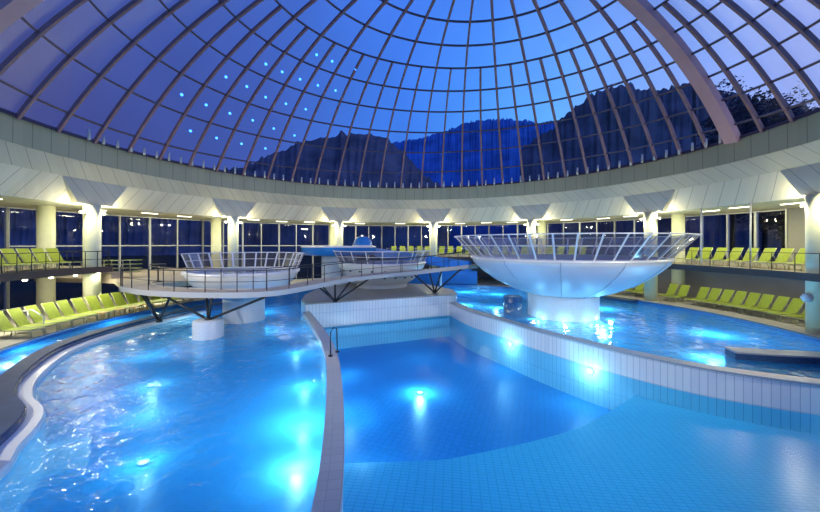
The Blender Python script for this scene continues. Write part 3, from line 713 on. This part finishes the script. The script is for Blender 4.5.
row(22.3, [72, 74.4, 76.8, 79.2, 81.6, 84, 86.4, 88.8, 91.2, 93.6], GAL, 'on the right upper gallery', 'loungers on the right gallery')
row(22.0, [-5, -2.3, .3, 2.9, 5.4, 9.7, 12.4, 15.1, 17.8, 20.5, 23.2, 25.9, 28.6, 31.3, 34, 41, 43.7, 46.4, 49.1], GAL, 'on the far gallery behind the bowls', 'loungers on the far gallery')
# stack of spare loungers at the gallery end
spare = make_lounger(True)
for k in range(4):
    p = pol(20.6, -76.8, TER + .002)
    o = spare if k == 0 else copy_tree(spare)
    o.location = (p[0], p[1], p[2] + .27 * k); o.rotation_euler = (0, 0, R(176 + 2 * k)); o['group'] = 'stacked loungers'
    o['label'] = '%s of four flat lime loungers stacked at the end of the left gallery' % ['lowest', 'second lowest', 'second highest', 'topmost'][k]
for k, az in enumerate((-87.6, -84.2, -81.0, -78.2)):
    p = pol(17.97, az, 0); t = thing('side_table', '%s small tan table from the left among the lower left loungers' % ORD[k], 'table', (p[0], p[1], 0), -R(az), 'tan tables on the lower left deck')
    MB().box((0, 0, .40), (.46, .46, .05)).build('table_top', M['tan'], t)
    for sx in (-1, 1):
        for sy in (-1, 1): MB().box((sx * .18, sy * .18, .1875), (.05, .05, .375)).build('leg', M['tan'], t)

# ------------------------------------------------------------------ outside: ground, hills, trees, sky
b = MB()
for k in range(60):
    i = b.add([pol(27.9, 6 * k, -.5), pol(27.9, 6 * k + 6, -.5), pol(700, 6 * k + 6, -.5), pol(700, 6 * k, -.5)]); b.face((i, i + 1, i + 2, i + 3))
struct(b.build('ground', M['ground']))
def hill(label, dist, prof, m, rough, seed):
    """wooded ridge: prof = (azimuth tangent, elevation tangent) along the crest"""
    rnd = random.Random(seed); b = MB(); x0, x1 = prof[0][0], prof[-1][0]; N_ = 900; rows_ = []
    crest = []
    for k in range(N_ + 1):
        x = x0 + (x1 - x0) * k / N_
        for (a, ea), (c, ec) in zip(prof, prof[1:]):
            if a <= x <= c: e = ea + (ec - ea) * (x - a) / (c - a + 1e-9); break
        y = dist / sqrt(1 + x * x); h = EYE + y * e + rnd.uniform(-1, 1) * rough + rnd.uniform(0, 1) ** 3 * rough * 1.6
        crest.append((x * y, y, h))
    for f in (0, .25, .5, .75, 1.0):
        rows_.append(b.add([(x * (.72 + .28 * f), y * (.72 + .28 * f), -1 + (h + 1) * (f ** .8) + (rnd.uniform(-1, 1) * rough * .7 if 0 < f < 1 else 0)) for x, y, h in crest]))
    rows_.append(b.add([(x * 1.5, y * 1.5, -2) for x, y, h in crest]))
    for A, B in zip(rows_, rows_[1:]):
        for k in range(N_): b.face((A + k, A + k + 1, B + k + 1, B + k))
    tag(b.build('hill', m), label, 'hill')
px = lambda L: [((x - 410) / 350, (244 - y) / 350) for x, y in L]
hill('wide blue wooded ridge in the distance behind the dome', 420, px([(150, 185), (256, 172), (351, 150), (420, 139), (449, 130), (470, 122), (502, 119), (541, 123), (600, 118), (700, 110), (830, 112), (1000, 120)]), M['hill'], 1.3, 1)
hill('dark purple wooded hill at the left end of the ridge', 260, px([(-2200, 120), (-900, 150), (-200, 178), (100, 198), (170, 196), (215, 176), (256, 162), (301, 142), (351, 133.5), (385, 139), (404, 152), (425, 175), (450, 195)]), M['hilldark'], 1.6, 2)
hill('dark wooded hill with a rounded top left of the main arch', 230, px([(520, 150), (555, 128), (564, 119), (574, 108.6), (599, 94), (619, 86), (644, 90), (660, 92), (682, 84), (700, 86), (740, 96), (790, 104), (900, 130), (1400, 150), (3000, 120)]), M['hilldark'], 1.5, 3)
def tree(label, x, y, h, cr, seed):
    rnd = random.Random(seed); t = thing('tree', label, 'tree', (x, y, -.5))
    tr = MB().tube([(0, 0, 0), (.2, 0, h * .45), (0, .1, h * .85)], [.35, .25, .08], 8)
    for k in range(9):
        a = rnd.uniform(0, 6.28); z = h * rnd.uniform(.4, .75); q = rnd.uniform(.4, .9) * cr
        tr.tube([(.1, .05, z - 1), (q * cos(a), q * sin(a), z + rnd.uniform(.5, 2))], [.12, .03], 5)
    tr.build('trunk', M['bark'], t)
    c = MB()
    for k in range(4500):
        while True:
            p = V((rnd.uniform(-1, 1), rnd.uniform(-1, 1), rnd.uniform(-1, 1)))
            if p.length < 1 and p.length > rnd.random() * .8: break
        lump = 1 + .25 * sin(p.x * 7 + seed) * sin(p.z * 6 + seed)
        q = V((p.x * cr * lump, p.y * cr * lump, h * .66 + p.z * h * .36 * lump)); s = rnd.uniform(.18, .42)
        u = V((rnd.uniform(-1, 1), rnd.uniform(-1, 1), rnd.uniform(-1, 1))).normalized(); w = u.orthogonal()
        i = c.add([q - u * s, q + w * s * .6, q + u * s, q - w * s * .6]); c.face((i, i + 1, i + 2, i + 3))
    c.build('crown', M['leaf'], t, flip=False)
for x, y, pxy, cr, lb in ((732, 60, 88, 4.2, 'dark tree just right of the main arch beyond the dome'), (764, 50, 95, 3.4, 'middle dark tree right of the main arch'), (752, 80, 106, 5.0, 'low dark tree between two taller ones right of the arch'), (800, 66, 100, 3.8, 'dark tree silhouette at the right end of the dome'), (784, 42, 114, 2.8, 'lowest dark tree at the right end of the dome')):
    tree(lb, (x - 410) / 350 * y, y, EYE + .5 + (244 - pxy) / 350 * y, cr, x)

w = bpy.data.worlds.new('dusk'); S.world = w; w.use_nodes = True
n = w.node_tree.nodes; l = w.node_tree.links; n.clear()
out = n.new('ShaderNodeOutputWorld'); bg = n.new('ShaderNodeBackground'); tc = n.new('ShaderNodeTexCoord'); sp = n.new('ShaderNodeSeparateXYZ'); l.new(tc.outputs['Generated'], sp.inputs[0])
def ramp(sock, stops):
    r = n.new('ShaderNodeValToRGB'); e = r.color_ramp.elements
    while len(e) < len(stops): e.new(.5)
    for q, (p_, c_) in zip(e, stops): q.position = p_; q.color = (*c_, 1)
    l.new(sock, r.inputs[0]); return r
mr = n.new('ShaderNodeMapRange'); mr.inputs[1].default_value = -1; mr.inputs[2].default_value = 1; l.new(sp.outputs[0], mr.inputs[0])
hz = ramp(mr.outputs[0], [(.12, (.05, .06, .23)), (.33, (.045, .09, .36)), (.5, (.05, .24, .90)), (.68, (.10, .45, 1.0)), (.85, (.32, .45, .92))])
up = ramp(mr.outputs[0], [(.1, (.055, .065, .26)), (.4, (.045, .13, .55)), (.6, (.055, .18, .78)), (.85, (.28, .34, .85))])
mz = n.new('ShaderNodeMapRange'); mz.inputs[1].default_value = .1; mz.inputs[2].default_value = .75; l.new(sp.outputs[2], mz.inputs[0])
mx = n.new('ShaderNodeMix'); mx.data_type = 'RGBA'; l.new(mz.outputs[0], mx.inputs[0]); l.new(hz.outputs[0], mx.inputs[6]); l.new(up.outputs[0], mx.inputs[7])
cl = n.new('ShaderNodeTexNoise'); cl.inputs['Scale'].default_value = 2.5; cl.inputs['Detail'].default_value = 5; l.new(tc.outputs['Generated'], cl.inputs['Vector'])
cm = n.new('ShaderNodeMapRange'); cm.inputs[1].default_value = .3; cm.inputs[2].default_value = .7; cm.inputs[3].default_value = .74; cm.inputs[4].default_value = 1.02; l.new(cl.outputs[0], cm.inputs[0])
l.new(mx.outputs[2], bg.inputs[0]); l.new(cm.outputs[0], bg.inputs[1]); l.new(bg.outputs[0], out.inputs[0])

vs = S.view_settings; S.display_settings.display_device = 'sRGB'
vs.view_transform = 'Standard'; vs.look = 'None'; vs.gamma = 1; vs.use_curve_mapping = False; vs.exposure = .42
cy = S.cycles if hasattr(S, 'cycles') else None
if cy:
    cy.transparent_max_bounces = 24; cy.max_bounces = 8; cy.diffuse_bounces = 4; cy.glossy_bounces = 3
    cy.caustics_reflective = False; cy.caustics_refractive = False; cy.sample_clamp_indirect = 6; cy.use_denoising = True
